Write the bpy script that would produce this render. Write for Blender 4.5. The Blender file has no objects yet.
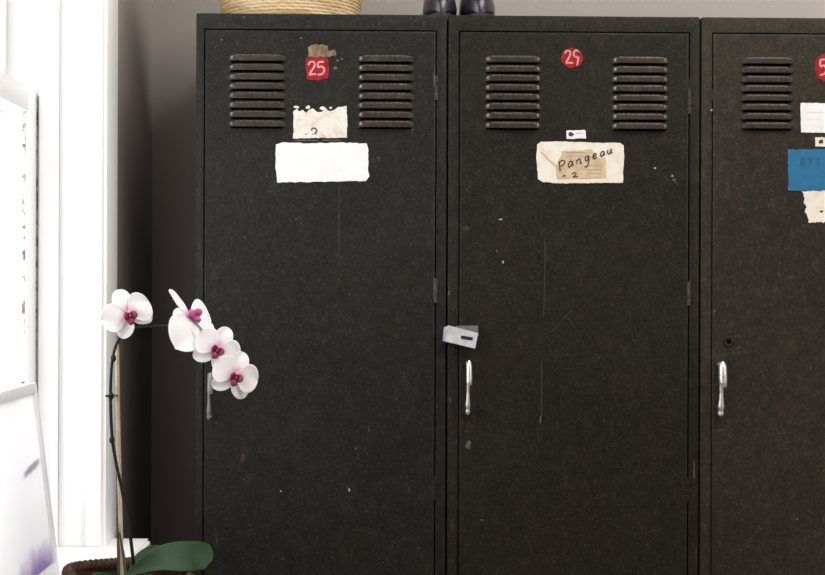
import bpy, bmesh, math, random
from mathutils import Vector, Matrix, noise
S = bpy.context.scene
COL = S.collection
PI = math.pi
# ------------------------------------------------------------------ camera frame
FPX = 1459.0
CAM = Vector((0.0, -2.2, 1.26))
YAW, ROLL = 0.024, 0.0035
_F = Vector((math.sin(YAW), math.cos(YAW), 0)); _R0 = Vector((math.cos(YAW), -math.sin(YAW), 0)); _U0 = Vector((0, 0, 1))
_R = _R0*math.cos(ROLL) + _U0*math.sin(ROLL); _U = _U0*math.cos(ROLL) - _R0*math.sin(ROLL)
def ray(px, py): return _F + _R*((px-412.5)/FPX) + _U*((287.5-py)/FPX)
def at(px, py, y=0.0):
    d = ray(px, py); return CAM + d*((y-CAM.y)/d.y)
def at_x(px, py, x):
    d = ray(px, py); return CAM + d*((x-CAM.x)/d.x)
def at_z(px, py, z):
    d = ray(px, py); return CAM + d*((z-CAM.z)/d.z)
MMX = 2.2/FPX                       # metres per pixel on the locker fronts

# ------------------------------------------------------------------ object helpers
def link(name, bm, mats, parent=None, smooth=True, loc=None, angle=35):
    me = bpy.data.meshes.new(name)
    bmesh.ops.recalc_face_normals(bm, faces=bm.faces)
    bm.to_mesh(me); bm.free()
    for m in (mats if isinstance(mats, (list, tuple)) else [mats]): me.materials.append(m)
    if smooth:
        me.polygons.foreach_set('use_smooth', [True]*len(me.polygons))
        me.set_sharp_from_angle(angle=math.radians(angle))
    o = bpy.data.objects.new(name, me); COL.objects.link(o)
    if parent is not None: o.parent = parent
    if loc is not None: o.location = loc
    return o
def empty(name, loc):
    o = bpy.data.objects.new(name, None); COL.objects.link(o); o.location = loc; o.empty_display_size = .05
    return o
def tag(o, label=None, cat=None, group=None, kind=None):
    if label: o['label'] = label
    if cat: o['category'] = cat
    if group: o['group'] = group
    if kind: o['kind'] = kind
    return o
def box(bm, a, b, bev=0.0, mat=0, seg=2):
    r = bmesh.ops.create_cube(bm, size=1.0)
    vs = r['verts']
    for v in vs:
        v.co = Vector([(a[i]+b[i])/2 + v.co[i]*(b[i]-a[i]) for i in range(3)])
    fs = set(f for v in vs for f in v.link_faces)
    for f in fs: f.material_index = mat
    if bev > 0:
        es = set(e for v in vs for e in v.link_edges)
        bmesh.ops.bevel(bm, geom=list(es), offset=bev, segments=seg, affect='EDGES', profile=.5)
def catmull(pts, n=6):
    pts = [Vector(p) for p in pts]
    if len(pts) < 3: return pts
    P = [pts[0]*2-pts[1]] + pts + [pts[-1]*2-pts[-2]]
    out = []
    for i in range(1, len(P)-2):
        p0, p1, p2, p3 = P[i-1:i+3]
        for k in range(n):
            t = k/n
            out.append(.5*((2*p1)+(p2-p0)*t+(2*p0-5*p1+4*p2-p3)*t*t+(3*p1-p0-3*p2+p3)*t**3))
    out.append(pts[-1]); return out
def tube(bm, pts, rad, seg=8, mat=0, cap=True, flat=1.0):
    """tube along pts, rad a number or a list"""
    n = len(pts); rad = rad if isinstance(rad, (list, tuple)) else [rad]*n
    rings = []; up = None
    for i in range(n):
        t = (pts[min(i+1, n-1)]-pts[max(i-1, 0)]).normalized()
        if up is None:
            up = t.orthogonal().normalized()
        up = (up - t*up.dot(t)).normalized(); s = t.cross(up)
        rings.append([bm.verts.new(pts[i]+(up*math.cos(2*PI*k/seg)+s*math.sin(2*PI*k/seg)*flat)*rad[i]) for k in range(seg)])
    for a, b in zip(rings, rings[1:]):
        for k in range(seg):
            f = bm.faces.new((a[k], a[(k+1) % seg], b[(k+1) % seg], b[k])); f.material_index = mat
    if cap:
        for r in (rings[0], rings[-1]):
            f = bm.faces.new(r); f.material_index = mat
def lathe(bm, prof, cx, cy, seg=48, mat=0, ripple=None):
    rings = []
    for j, (r, z) in enumerate(prof):
        ring = []
        for k in range(seg):
            a = 2*PI*k/seg; rr = r + (ripple(a, j) if ripple else 0)
            ring.append(bm.verts.new((cx+rr*math.cos(a), cy+rr*math.sin(a), z)))
        rings.append(ring)
    for a, b in zip(rings, rings[1:]):
        for k in range(seg):
            f = bm.faces.new((a[k], a[(k+1) % seg], b[(k+1) % seg], b[k])); f.material_index = mat
    return rings
def ellipsoid(bm, c, r, M=None, mat=0, u=14, v=10):
    res = bmesh.ops.create_uvsphere(bm, u_segments=u, v_segments=v, radius=1.0)
    for w in res['verts']:
        p = Vector((w.co.x*r[0], w.co.y*r[1], w.co.z*r[2]))
        if M is not None: p = M @ p
        w.co = p + Vector(c)
    for f in set(f for w in res['verts'] for f in w.link_faces): f.material_index = mat

# ------------------------------------------------------------------ materials
def mat(name, color, rough=.6, metal=0.0, spec=.5):
    m = bpy.data.materials.new(name); m.use_nodes = True
    b = m.node_tree.nodes['Principled BSDF']
    b.inputs['Base Color'].default_value = (*color, 1); b.inputs['Roughness'].default_value = rough
    b.inputs['Metallic'].default_value = metal; b.inputs['Specular IOR Level'].default_value = spec
    return m
def N(m, t, **kw):
    n = m.node_tree.nodes.new(t)
    for k, v in kw.items(): setattr(n, k, v)
    return n
def L(m, a, b): m.node_tree.links.new(a, b)
def coords(m, scale=(1, 1, 1), loc=(0, 0, 0)):
    tc = N(m, 'ShaderNodeTexCoord'); mp = N(m, 'ShaderNodeMapping')
    mp.inputs['Scale'].default_value = scale; mp.inputs['Location'].default_value = loc
    L(m, tc.outputs['Object'], mp.inputs['Vector']); return mp.outputs['Vector']
def noise_n(m, vec, scale, detail=3, rough=.5):
    n = N(m, 'ShaderNodeTexNoise'); n.inputs['Scale'].default_value = scale
    n.inputs['Detail'].default_value = detail; n.inputs['Roughness'].default_value = rough
    L(m, vec, n.inputs['Vector']); return n.outputs['Fac']
def ramp(m, fac, lo, hi, a=0.0, b=1.0):
    r = N(m, 'ShaderNodeMapRange'); r.inputs['From Min'].default_value = lo; r.inputs['From Max'].default_value = hi
    r.inputs['To Min'].default_value = a; r.inputs['To Max'].default_value = b
    L(m, fac, r.inputs['Value']); return r.outputs['Result']
def mix(m, fac, a, b):
    n = N(m, 'ShaderNodeMix', data_type='RGBA')
    if isinstance(fac, float): n.inputs['Factor'].default_value = fac
    else: L(m, fac, n.inputs['Factor'])
    for key, v in (('A', a), ('B', b)):
        s = [i for i in n.inputs if i.name == key and i.type == 'RGBA'][0]
        if isinstance(v, tuple): s.default_value = (*v, 1)
        else: L(m, v, s)
    return [o for o in n.outputs if o.type == 'RGBA'][0]
def bump(m, h, strength=.2, dist=.002):
    b = N(m, 'ShaderNodeBump'); b.inputs['Strength'].default_value = strength; b.inputs['Distance'].default_value = dist
    L(m, h, b.inputs['Height']); L(m, b.outputs['Normal'], m.node_tree.nodes['Principled BSDF'].inputs['Normal'])
def base(m, c): L(m, c, m.node_tree.nodes['Principled BSDF'].inputs['Base Color'])

def locker_paint(name, a, b, rust, seed, rough=.5):
    m = mat(name, a, rough, 0, .14)
    v = coords(m, loc=(seed, seed*.7, seed*1.3))
    c = mix(m, ramp(m, noise_n(m, v, 5, 5, .6), .35, .65), a, b)
    c = mix(m, ramp(m, noise_n(m, v, 9, 4, .7), .57, .75, 0, .55), c, rust)
    mid = noise_n(m, v, 62, 4, .75)
    c = mix(m, ramp(m, mid, .53, .72, 0, .58), c, tuple(2.1*q for q in b))
    c = mix(m, ramp(m, mid, .46, .30, 0, .55), c, tuple(.35*q for q in a))
    tiny = noise_n(m, v, 230, 2, .6)
    c = mix(m, ramp(m, tiny, .54, .76, 0, .30), c, (.085, .078, .067))
    c = mix(m, ramp(m, tiny, .44, .28, 0, .6), c, (.006, .006, .005))
    spk = noise_n(m, v, 95, 2, .5)
    c = mix(m, ramp(m, spk, .73, .79, 0, .5), c, (.13, .118, .10))
    sv = coords(m, scale=(160, 160, 2.4), loc=(seed*3, 0, seed))
    c = mix(m, ramp(m, noise_n(m, sv, 1, 2, .5), .72, .82, 0, .22), c, (.14, .13, .115))
    base(m, c)
    L(m, ramp(m, noise_n(m, v, 30, 4, .6), .3, .7, rough-.08, rough+.14), m.node_tree.nodes['Principled BSDF'].inputs['Roughness'])
    bump(m, noise_n(m, v, 140, 3, .6), .12, .0008)
    return m
M_L = [locker_paint('charcoal_green_paint', (.0112, .0108, .0085), (.0146, .0138, .0108), (.022, .0135, .0085), 1.3, .55),
       locker_paint('charcoal_brown_paint', (.0112, .0093, .0069), (.0142, .0120, .0090), (.0215, .0120, .0088), 5.1, .55),
       locker_paint('worn_brown_paint', (.0200, .0160, .0118), (.0285, .0228, .0168), (.0280, .0170, .0130), 9.4, .55)]
M_LOUV = [locker_paint('louvre_paint', (.029, .0235, .0195), (.041, .0335, .028), (.055, .023, .015), 3.7+k, .45) for k in range(3)]
M_EDGE = locker_paint('louvre_lip_highlight', (.088, .074, .062), (.14, .118, .10), (.07, .035, .025), 6.2, .4)  # lighter paint: highlight of the overhead light painted along the louvre top lips
M_TIP = locker_paint('louvre_end_highlight', (.10, .09, .08), (.20, .185, .17), (.08, .045, .03), 8.2, .4)  # bright glints painted onto the louvre ends
M_RUBBED = locker_paint('rubbed_hinge_steel', (.022, .020, .018), (.055, .05, .045), (.035, .016, .012), 2.2, .5)

M_wall = mat('taupe_wall_paint', (.36, .325, .305), .85, 0, .2)
_v = coords(M_wall); base(M_wall, mix(M_wall, ramp(M_wall, noise_n(M_wall, _v, 3, 4), .3, .7), (.35, .318, .298), (.385, .352, .332)))
bump(M_wall, noise_n(M_wall, _v, 180, 2), .1, .001)
M_ceil = mat('white_ceiling_paint', (.82, .81, .79), .9, 0, .2)
M_trim = mat('white_gloss_trim', (.86, .86, .86), .38, 0, .45)
_v = coords(M_trim); base(M_trim, mix(M_trim, ramp(M_trim, noise_n(M_trim, _v, 14, 4, .6), .62, .8, 0, .6), (.87, .87, .87), (.70, .69, .68)))
M_gap = mat('grimy_sash_gap', (.46, .455, .45), .9)
_v = coords(M_gap); base(M_gap, mix(M_gap, ramp(M_gap, noise_n(M_gap, _v, 60, 3, .7), .36, .5), (.10, .10, .098), (.70, .70, .69)))
M_floor = mat('oak_floor', (.3, .18, .09), .45)
_v = coords(M_floor, scale=(9, 1.2, 1)); base(M_floor, mix(M_floor, noise_n(M_floor, _v, 3, 6, .6), (.20, .115, .055), (.40, .25, .13)))
M_glass = bpy.data.materials.new('window_glass'); M_glass.use_nodes = True
_nt = M_glass.node_tree; _nt.nodes.clear()
_o = _nt.nodes.new('ShaderNodeOutputMaterial'); _mx = _nt.nodes.new('ShaderNodeMixShader'); _t = _nt.nodes.new('ShaderNodeBsdfTransparent')
_g = _nt.nodes.new('ShaderNodeBsdfGlossy'); _g.inputs['Roughness'].default_value = .02; _t.inputs['Color'].default_value = (.95, .95, .95, 1)
_mx.inputs['Fac'].default_value = .07
_nt.links.new(_t.outputs[0], _mx.inputs[1]); _nt.links.new(_g.outputs[0], _mx.inputs[2]); _nt.links.new(_mx.outputs[0], _o.inputs['Surface'])

def paper(name, a, b, scale=40, lo=.4, hi=.7):
    m = mat(name, a, .75, 0, .25); v = coords(m)
    base(m, mix(m, ramp(m, noise_n(m, v, scale, 4, .6), lo, hi), a, b)); return m
M_white = paper('clean_white_paper', (.70, .70, .70), (.65, .65, .645))
M_off = paper('soiled_paper', (.64, .61, .54), (.46, .40, .33), 60, .5, .75)
M_cream = paper('cream_card', (.68, .64, .56), (.58, .51, .42), 50, .45, .7)
M_tan = paper('yellowed_paper', (.47, .35, .22), (.58, .48, .34), 60)
M_oldtan = paper('torn_brown_paper', (.24, .165, .095), (.12, .08, .05), 90, .4, .6)
M_blue = paper('blue_card', (.020, .128, .26), (.017, .110, .225), 60)
M_red = paper('red_painted_sticker', (.27, .009, .015), (.16, .006, .009), 140, .45, .65)
M_pink = paper('chalky_pink_paint', (.62, .28, .28), (.50, .13, .14), 260, .4, .7)
M_ink = mat('dark_ink', (.035, .028, .022), .7)
M_fadedink = mat('faded_ink', (.33, .25, .18), .8)
M_blueink = mat('ink_on_blue', (.012, .055, .14), .7)
M_redpen = mat('faded_red_pencil', (.62, .36, .24), .8)
M_lilac = mat('faint_pink_print', (.72, .58, .60), .8)
M_chip = mat('bare_steel_scuff', (.085, .08, .073), .6)
M_chip2 = mat('pale_scuff', (.36, .33, .30), .7)
M_rust = paper('rust_spot', (.05, .022, .016), (.03, .016, .012), 300)
M_chrome = mat('worn_chrome', (.72, .71, .69), .38, .85)
_v = coords(M_chrome); base(M_chrome, mix(M_chrome, ramp(M_chrome, noise_n(M_chrome, _v, 130, 3, .6), .54, .72), (.74, .73, .71), (.22, .18, .155)))
M_dull = mat('dull_grey_metal', (.20, .20, .205), .5, .6)
M_hasp = mat('galvanised_plate', (.64, .65, .70), .38, .35)
_v = coords(M_hasp); base(M_hasp, mix(M_hasp, ramp(M_hasp, noise_n(M_hasp, _v, 90, 4), .4, .7), (.70, .71, .76), (.50, .50, .54)))
M_black = mat('black_slot', (.008, .008, .012), .6)

# ------------------------------------------------------------------ key places
TOP = at(450, 14.8).z
GAPS = [at(195.2, 280).x - .0011, at(446.9, 280).x, at(700.0, 280).x]
W1 = GAPS[1]-GAPS[0]; W2 = GAPS[2]-GAPS[1]
GAPS.append(GAPS[2]+W2)
DEP = .45; YB = .46
XW = at(152, 280, YB).x
XC = XW + .013                                             # face of the window casing
Y_J = at_x(107, 280, XC).y                                 # window jamb (faces the room's front)
Y_C = at_x(117.6, 280, XC).y                               # far edge of the casing
Z_S = at(60, 546.5, Y_J).z                                 # window sill
X_S = at(37, 280, Y_J).x                                   # inner face of the lower sash
XR, YF, ZC = 2.7, -3.6, 2.75
print('places', TOP, GAPS, XW, Y_J, Y_C, Z_S, X_S)

# ------------------------------------------------------------------ room
def st(o): o['kind'] = 'structure'; return o
bm = bmesh.new(); box(bm, (XW-.3, YF-.2, -.1), (XR+.2, YB+.2, 0)); st(link('floor', bm, M_floor))
bm = bmesh.new(); box(bm, (XW-.3, YF-.2, ZC), (XR+.2, YB+.2, ZC+.1)); st(link('ceiling', bm, M_ceil))
bm = bmesh.new(); box(bm, (XW-.3, YB, 0), (XR+.2, YB+.2, ZC)); st(link('wall_back', bm, M_wall))
bm = bmesh.new(); box(bm, (XW-.3, YF-.2, 0), (XR+.2, YF, ZC)); st(link('wall_front', bm, M_wall))
WIN_L, WIN_T = Y_J-1.05, 2.42
XO = XW-.21                                                # outer wall face
bm = bmesh.new()
box(bm, (XO, YF, 0), (XW, WIN_L-.01, ZC)); box(bm, (XO, Y_J+.012, 0), (XW, YB, ZC))
box(bm, (XO, WIN_L-.01, 0), (XW, Y_J+.012, Z_S-.035)); box(bm, (XO, WIN_L-.01, WIN_T), (XW, Y_J+.012, ZC))
st(link('wall_left', bm, M_wall))
RW = (-2.6, -.6, 1.35, 2.5)                                # right-hand window: y0 y1 z0 z1
bm = bmesh.new()
box(bm, (XR, YF, 0), (XR+.2, RW[0], ZC)); box(bm, (XR, RW[1], 0), (XR+.2, YB, ZC))
box(bm, (XR, RW[0], 0), (XR+.2, RW[1], RW[2])); box(bm, (XR, RW[0], RW[3]), (XR+.2, RW[1], ZC))
st(link('wall_right', bm, M_wall))
bm = bmesh.new()
for a, b in (((XR+.05, RW[0], RW[2]), (XR+.11, RW[0]+.06, RW[3])), ((XR+.05, RW[1]-.06, RW[2]), (XR+.11, RW[1], RW[3])),
             ((XR+.05, RW[0], RW[2]), (XR+.11, RW[1], RW[2]+.06)), ((XR+.05, RW[0], RW[3]-.06), (XR+.11, RW[1], RW[3])),
             ((XR+.05, (RW[0]+RW[1])/2-.03, RW[2]), (XR+.11, (RW[0]+RW[1])/2+.03, RW[3]))):
    box(bm, a, b, .004)
w2 = st(link('window_2', bm, M_trim))
bm = bmesh.new(); box(bm, (XR+.078, RW[0]+.03, RW[2]+.03), (XR+.082, RW[1]-.03, RW[3]-.03)); link('pane', bm, M_glass, w2)
bm = bmesh.new(); box(bm, (XW+1.2, YB-.014, 0), (XR, YB, .12), .004); st(link('baseboard_back', bm, M_trim))

# window in the left wall: jamb liner and casing, stops, two sashes, sill with its horn
bm = bmesh.new()
box(bm, (XO, Y_J, Z_S-.03), (XC-.0005, Y_J+.0115, WIN_T), .0015)                      # far jamb board
box(bm, (XO, WIN_L-.0115, Z_S-.03), (XC-.0005, WIN_L, WIN_T), .0015)
box(bm, (XO, WIN_L+.0005, WIN_T-.012), (XC-.001, Y_J-.0005, WIN_T), .0015)
box(bm, (XW-.001, Y_J+.003, Z_S-.03), (XC, Y_C, WIN_T+.085), .004)              # casing boards
box(bm, (XW-.001, WIN_L-.09, Z_S-.03), (XC, WIN_L-.003, WIN_T+.085), .004)
box(bm, (XW-.001, WIN_L-.09, WIN_T), (XC+.004, Y_C, WIN_T+.09), .004)
w1 = st(link('window_1', bm, M_trim))
XST = at(60, 280, Y_J).x                                                        # stop bead between px 37 and 60
bm = bmesh.new()
box(bm, (X_S+.004, Y_J-.011, Z_S), (XST, Y_J+.001, WIN_T-.012), .003)
box(bm, (XST-.012, Y_J-.016, Z_S), (XST, Y_J, WIN_T-.012), .005, seg=3)
link('stop_bead', bm, M_trim, w1)
bm = bmesh.new(); box(bm, (XC-.03, Y_J-.006, Z_S), (XC-.006, Y_J, WIN_T-.012), .003, seg=3); link('corner_bead', bm, M_trim, w1)
ZM = at(18, 92, Y_J).z                                                          # top of the lower sash
T = .036
X_U = X_S-T-.008
def sash(name, x1, z0, z1, stile, y1):
    bm = bmesh.new(); x0 = x1-T
    box(bm, (x0, y1-stile, z0), (x1, y1, z1), .003); box(bm, (x0, WIN_L+.004, z0), (x1, WIN_L+.004+stile, z1), .003)
    box(bm, (x0, WIN_L+.004+stile, z0), (x1, y1-stile, z0+stile+.012), .0015); box(bm, (x0, WIN_L+.004+stile, z1-.035), (x1, y1-stile, z1), .0015)
    o = link(name, bm, M_trim, w1)
    bm = bmesh.new(); box(bm, (x0+.014, WIN_L+.03, z0+.02), (x0+.018, y1-.03, z1-.015)); link('pane', bm, M_glass, o)
    bm = bmesh.new(); box(bm, (x1-.008, y1-stile-.0020, z0+stile), (x1-.004, y1-stile+.001, z1-.035), 0); link('glazing_putty', bm, M_gap, o)
YSJ = Y_J-.004
sash('lower_sash', X_S, Z_S+.002, ZM, .052, YSJ)
sash('upper_sash', X_U, ZM-.04, WIN_T-.014, .052, YSJ)
bm = bmesh.new(); box(bm, (X_S-.012, YSJ, Z_S+.01), (X_S+.001, Y_J-.0005, ZM-.005)); link('sash_gap', bm, M_gap, w1)
bm = bmesh.new()
HX = at_z(147.5, 542, Z_S); YH = at_z(147, 538.5, Z_S).y
ol = [(XO+.02, WIN_L+.001), (XW-.001, WIN_L+.001), (XW+.0005, WIN_L-.13), (HX.x, WIN_L-.13), (HX.x, YH), (XW+.0005, YH), (XW-.001, Y_J-.001), (XO+.02, Y_J-.001)]
A = [bm.verts.new((x, y, Z_S)) for x, y in ol]; B = [bm.verts.new((x, y, Z_S-.032)) for x, y in ol]
bm.faces.new(A); bm.faces.new(B)
for k in range(8): bm.faces.new((A[k], A[(k+1) % 8], B[(k+1) % 8], B[k]))
bmesh.ops.bevel(bm, geom=[e for e in bm.edges if abs(e.verts[0].co.x-HX.x) < 1e-5 and abs(e.verts[1].co.x-HX.x) < 1e-5], offset=.004, segments=3, affect='EDGES')
link('window_sill', bm, M_trim, w1)

# ------------------------------------------------------------------ drawing on the locker fronts
def P(px, py): p = at(px, py, 0); return p.x, p.z
def jag(pts, step=2.0, amp=.5, seed=0):
    rnd = random.Random(seed); out = []
    for (x0, y0), (x1, y1) in zip(pts, pts[1:]+pts[:1]):
        d = math.hypot(x1-x0, y1-y0); n = max(1, int(d/step))
        for k in range(n):
            t = k/n; j = amp if k else amp*.4
            out.append((x0+(x1-x0)*t+rnd.uniform(-j, j), y0+(y1-y0)*t+rnd.uniform(-j, j)))
    return out
def plate(bm, pts, org, y, th=.0006, mi=0):
    fr = []; bk = []
    for px, py in pts:
        x, z = P(px, py); fr.append(bm.verts.new((x-org.x, y, z-org.z))); bk.append(bm.verts.new((x-org.x, y+th, z-org.z)))
    f = bm.faces.new(fr); f.material_index = mi
    n = len(fr)
    for k in range(n):
        q = bm.faces.new((fr[k], bk[k], bk[(k+1) % n], fr[(k+1) % n])); q.material_index = mi
def oval(cx, cy, rx, ry, n=18, amp=.5, seed=0):
    rnd = random.Random(seed)
    return [(cx+(rx+rnd.uniform(-amp, amp))*math.cos(2*PI*k/n), cy+(ry+rnd.uniform(-amp, amp))*math.sin(2*PI*k/n)) for k in range(n)]
def stroke(bm, pts, w, org, y, mi, n=5):
    """pen or brush stroke: a thin ribbon lying on the paper"""
    c = catmull([Vector((a, b, 0)) for a, b in pts], n)
    L_, R_ = [], []
    for i, p in enumerate(c):
        t = c[min(i+1, len(c)-1)]-c[max(i-1, 0)]
        if t.length < 1e-6: t = Vector((1, 0, 0))
        t.normalize(); q = Vector((-t.y, t.x, 0))*w/2*(1.0 if 0 < i < len(c)-1 else .6)
        for lst, s in ((L_, 1), (R_, -1)):
            x, z = P(p.x+q.x*s, p.y+q.y*s); lst.append(bm.verts.new((x-org.x, y, z-org.z)))
    for i in range(len(c)-1):
        f = bm.faces.new((L_[i], L_[i+1], R_[i+1], R_[i])); f.material_index = mi
GLYPH = {  # x to the right, y up, x-height 1
 'P': [[(.05, 1.5), (.12, .7), (.2, -.1)], [(-.1, 1.35), (.5, 1.55), (.95, 1.25), (.75, .8), (.25, .65)]],
 'a': [[(.75, .85), (.4, 1), (.08, .55), (.3, .05), (.7, .45), (.75, .9), (.78, .3), (1.0, .1)]],
 'n': [[(0, .95), (.12, .1)], [(.12, .6), (.45, 1), (.7, .75), (.72, .1), (.95, .15)]],
 'g': [[(.75, .9), (.4, 1), (.1, .6), (.35, .15), (.72, .55), (.78, .9), (.72, -.3), (.35, -.9), (0, -.7)]],
 'e': [[(.1, .5), (.6, .6), (.62, .95), (.3, 1), (.08, .5), (.35, .05), (.85, .25)]],
 'u': [[(0, .95), (.08, .3), (.35, .05), (.65, .35), (.72, .95), (.74, .25), (1.0, .1)]],
 'R': [[(.1, 1.5), (.12, 0)], [(0, 1.45), (.6, 1.5), (.75, 1.1), (.15, .75)], [(.3, .75), (.8, 0)]],
 '7': [[(0, 1.45), (.7, 1.5), (.4, .7), (.25, 0)]],
}
def write(bm, text, px, py, h, adv, ang, w, org, y, mi, shrink=0.0):
    ca, sa = math.cos(ang), math.sin(ang); x = 0; s = h
    for ch in text:
        for g in GLYPH[ch]:
            pts = []
            for u, v in g:
                a, b = x+u*s*1.05, v*s
                pts.append((px+a*ca, py-a*sa-b))
            stroke(bm, pts, w, org, y, mi)
        x += adv*s/h; s *= (1-shrink)

# ------------------------------------------------------------------ lockers
HOLE = {}
def make_locker(i, label, vents, keyhole=None, handle=None, hinge_y=(85, 289, 492)):
    x0, x1 = GAPS[i]+.0011, GAPS[i+1]-.0011
    W = x1-x0; H = TOP
    org = Vector((x0, 0, 0)); m = M_L[i]
    root = empty('locker', org)
    tag(root, label, 'locker', 'old steel lockers in a row')
    FW, FT, FB = .0152, .0235, .05; FL = (.0118, .0160, .0160)[i]
    # carcass with front frame, one hollow box
    bm = bmesh.new(); box(bm, (0, 0, .04), (W, DEP, H), .0028, seg=3)
    bm.faces.ensure_lookup_table()
    ff = min(bm.faces, key=lambda f: (f.normal.y, -f.calc_area()))
    ff = max((f for f in bm.faces if f.normal.y < -.99), key=lambda f: f.calc_area())
    r = bmesh.ops.inset_region(bm, faces=[ff], thickness=.008)
    for v in ff.verts:
        v.co.x = FL if v.co.x < W/2 else W-FW
        v.co.z = .04+FB if v.co.z < H/2 else H-FT
    e = bmesh.ops.extrude_face_region(bm, geom=[ff])
    for g in e['geom']:
        if isinstance(g, bmesh.types.BMVert): g.co.y += DEP-.012
    bmesh.ops.delete(bm, geom=[ff], context='FACES')
    for k in (.004, W-.044):
        for yy in (.01, DEP-.05): box(bm, (k, yy, 0), (k+.04, yy+.04, .045))
    link('carcass', bm, m, root)
    # door sheet with real slots behind the louvres and a rolled edge
    g = .0016
    dx0, dx1, dz0, dz1 = FL+g, W-FW-g, .04+FB+g, H-FT-g
    rr = .0032; yd = -.0008
    holes = []; lv = []
    for (a, b, t, bt) in vents:
        xa, zt = P(a, t); xb, zb = P(b, bt); pitch = (zt-zb)/8
        for k in range(8):
            z_top = zt-k*pitch; z_bot = z_top-pitch*.76
            lv.append((vents.index((a, b, t, bt)), xa-x0, xb-x0, z_top, z_bot))
            holes.append((xa-x0+.004, xb-x0-.004, z_bot-pitch*.16, z_bot+pitch*.36))
    if keyhole:
        kx, kz = P(*keyhole); kx -= x0
        holes.append((kx-.0032, kx+.0032, kz-.0032, kz+.0032))
    xs = sorted({dx0+rr, dx1-rr, *[h[0] for h in holes], *[h[1] for h in holes]})
    zs = sorted({dz0+rr, dz1-rr, *[h[2] for h in holes], *[h[3] for h in holes]})
    bm = bmesh.new()
    V = [[bm.verts.new((x, yd, z)) for z in zs] for x in xs]
    for p in range(len(xs)-1):
        for q in range(len(zs)-1):
            cx, cz = (xs[p]+xs[p+1])/2, (zs[q]+zs[q+1])/2
            if any(h[0] < cx < h[1] and h[2] < cz < h[3] for h in holes): continue
            bm.faces.new((V[p][q], V[p+1][q], V[p+1][q+1], V[p][q+1]))
    prev = None
    for k in range(6):
        a = k/4*PI/2; off, yy = (rr*math.sin(a), yd+rr*(1-math.cos(a))) if k < 5 else (rr, yd+.022)
        u0, u1, w0, w1_ = dx0+rr-off, dx1-rr+off, dz0+rr-off, dz1-rr+off
        ring = [bm.verts.new(c) for c in ((u0, yy, w0), (u1, yy, w0), (u1, yy, w1_), (u0, yy, w1_))]
        if prev:
            for j in range(4): bm.faces.new((prev[j], prev[(j+1) % 4], ring[(j+1) % 4], ring[j]))
        prev = ring
    door = link('door', bm, m, root, angle=50)
    # louvres: pressed hoods, eight to a vent
    for n in range(len(vents)):
        bm = bmesh.new()
        for (vi, xa, xb, zt, zb) in lv:
            if vi != n: continue
            NX, NZ, D = 26, 7, .0062
            rows = []
            for j in range(NZ+1):
                v = j/NZ; row = []
                for k in range(NX+1):
                    u = k/NX; uu = u
                    end = min(u, 1-u)/.115; end = min(1, end); end = end*end*(3-2*end)
                    top = min(1, v/.30); top = math.sin(top*PI/2)
                    dd = D*end*top*(1-.10*max(0, v-.3))
                    inset = .010*(1-min(1, v/.35))**1.4 * (1 if u < .5 else -1)*abs(1-2*u)
                    row.append(bm.verts.new((xa+(xb-xa)*uu+inset, yd-.0001-dd, zt+(zb-zt)*v)))
                rows.append(row)
            for a, b in zip(rows, rows[1:]):
                for k in range(NX):
                    f = bm.faces.new((a[k], a[k+1], b[k+1], b[k])); jj = rows.index(a)
                    if jj in (0, 1) and 2 <= k < NX-2: f.material_index = 1 if (jj == 0 or (k*7+int(zt*900)) % 5 < 2) else 0  # painted highlight on the top lip
                    if i < 2 and k in (1, NX-2) and jj in (2, 3, 4) and (k == 1 or (i == 1 and int(zt*700) % 4)): f.material_index = 2  # painted glint at the hood ends
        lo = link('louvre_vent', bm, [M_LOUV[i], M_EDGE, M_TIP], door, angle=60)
        sd = lo.modifiers.new('sheet', 'SOLIDIFY'); sd.thickness = .0009; sd.offset = -1
    # handle: worn lever pull on two posts
    if handle:
        hx, ht, hb, hm, k = handle; k *= (1, .88, 1.1)[i]
        prof = [(0, 1.3), (.04, 3.0), (.10, 3.9), (.38, 4.1), (.44, 3.7), (.47, 2.0), (.60, 1.9), (.72, 2.4), (.80, 3.1), (.88, 2.9), (.90, 2.2), (.93, 2.8), (.97, 2.6), (1, 1.0)]
        bm = bmesh.new(); pts, rad = [], []
        for t, rpx in prof:
            x, z = P(hx+(1.2 if t < .45 else -.6*t)*k, ht+(hb-ht)*t)
            pts.append(Vector((x-x0, yd-.0125-.003*math.sin(PI*t), z))); rad.append(rpx*MMX*k)
        tube(bm, pts, rad, 12)
        for t in (.06, .94):
            x, z = P(hx, ht+(hb-ht)*t)
            tube(bm, [Vector((x-x0, yd+.001, z)), Vector((x-x0, yd-.013, z))], .0032, 10)
        link('handle', bm, hm, door)
    for hy in hinge_y:
        x, z = P(0, hy); bm = bmesh.new(); xh = W-FW-.0008
        for s in (-1, 0, 1):
            tube(bm, [Vector((xh, .0004, z+s*.0125-.0058)), Vector((xh, .0004, z+s*.0125+.0058))], .0030, 10)
        link('hinge', bm, M_RUBBED if hy != hinge_y[2] else m, root)
    return root, door, org

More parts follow.
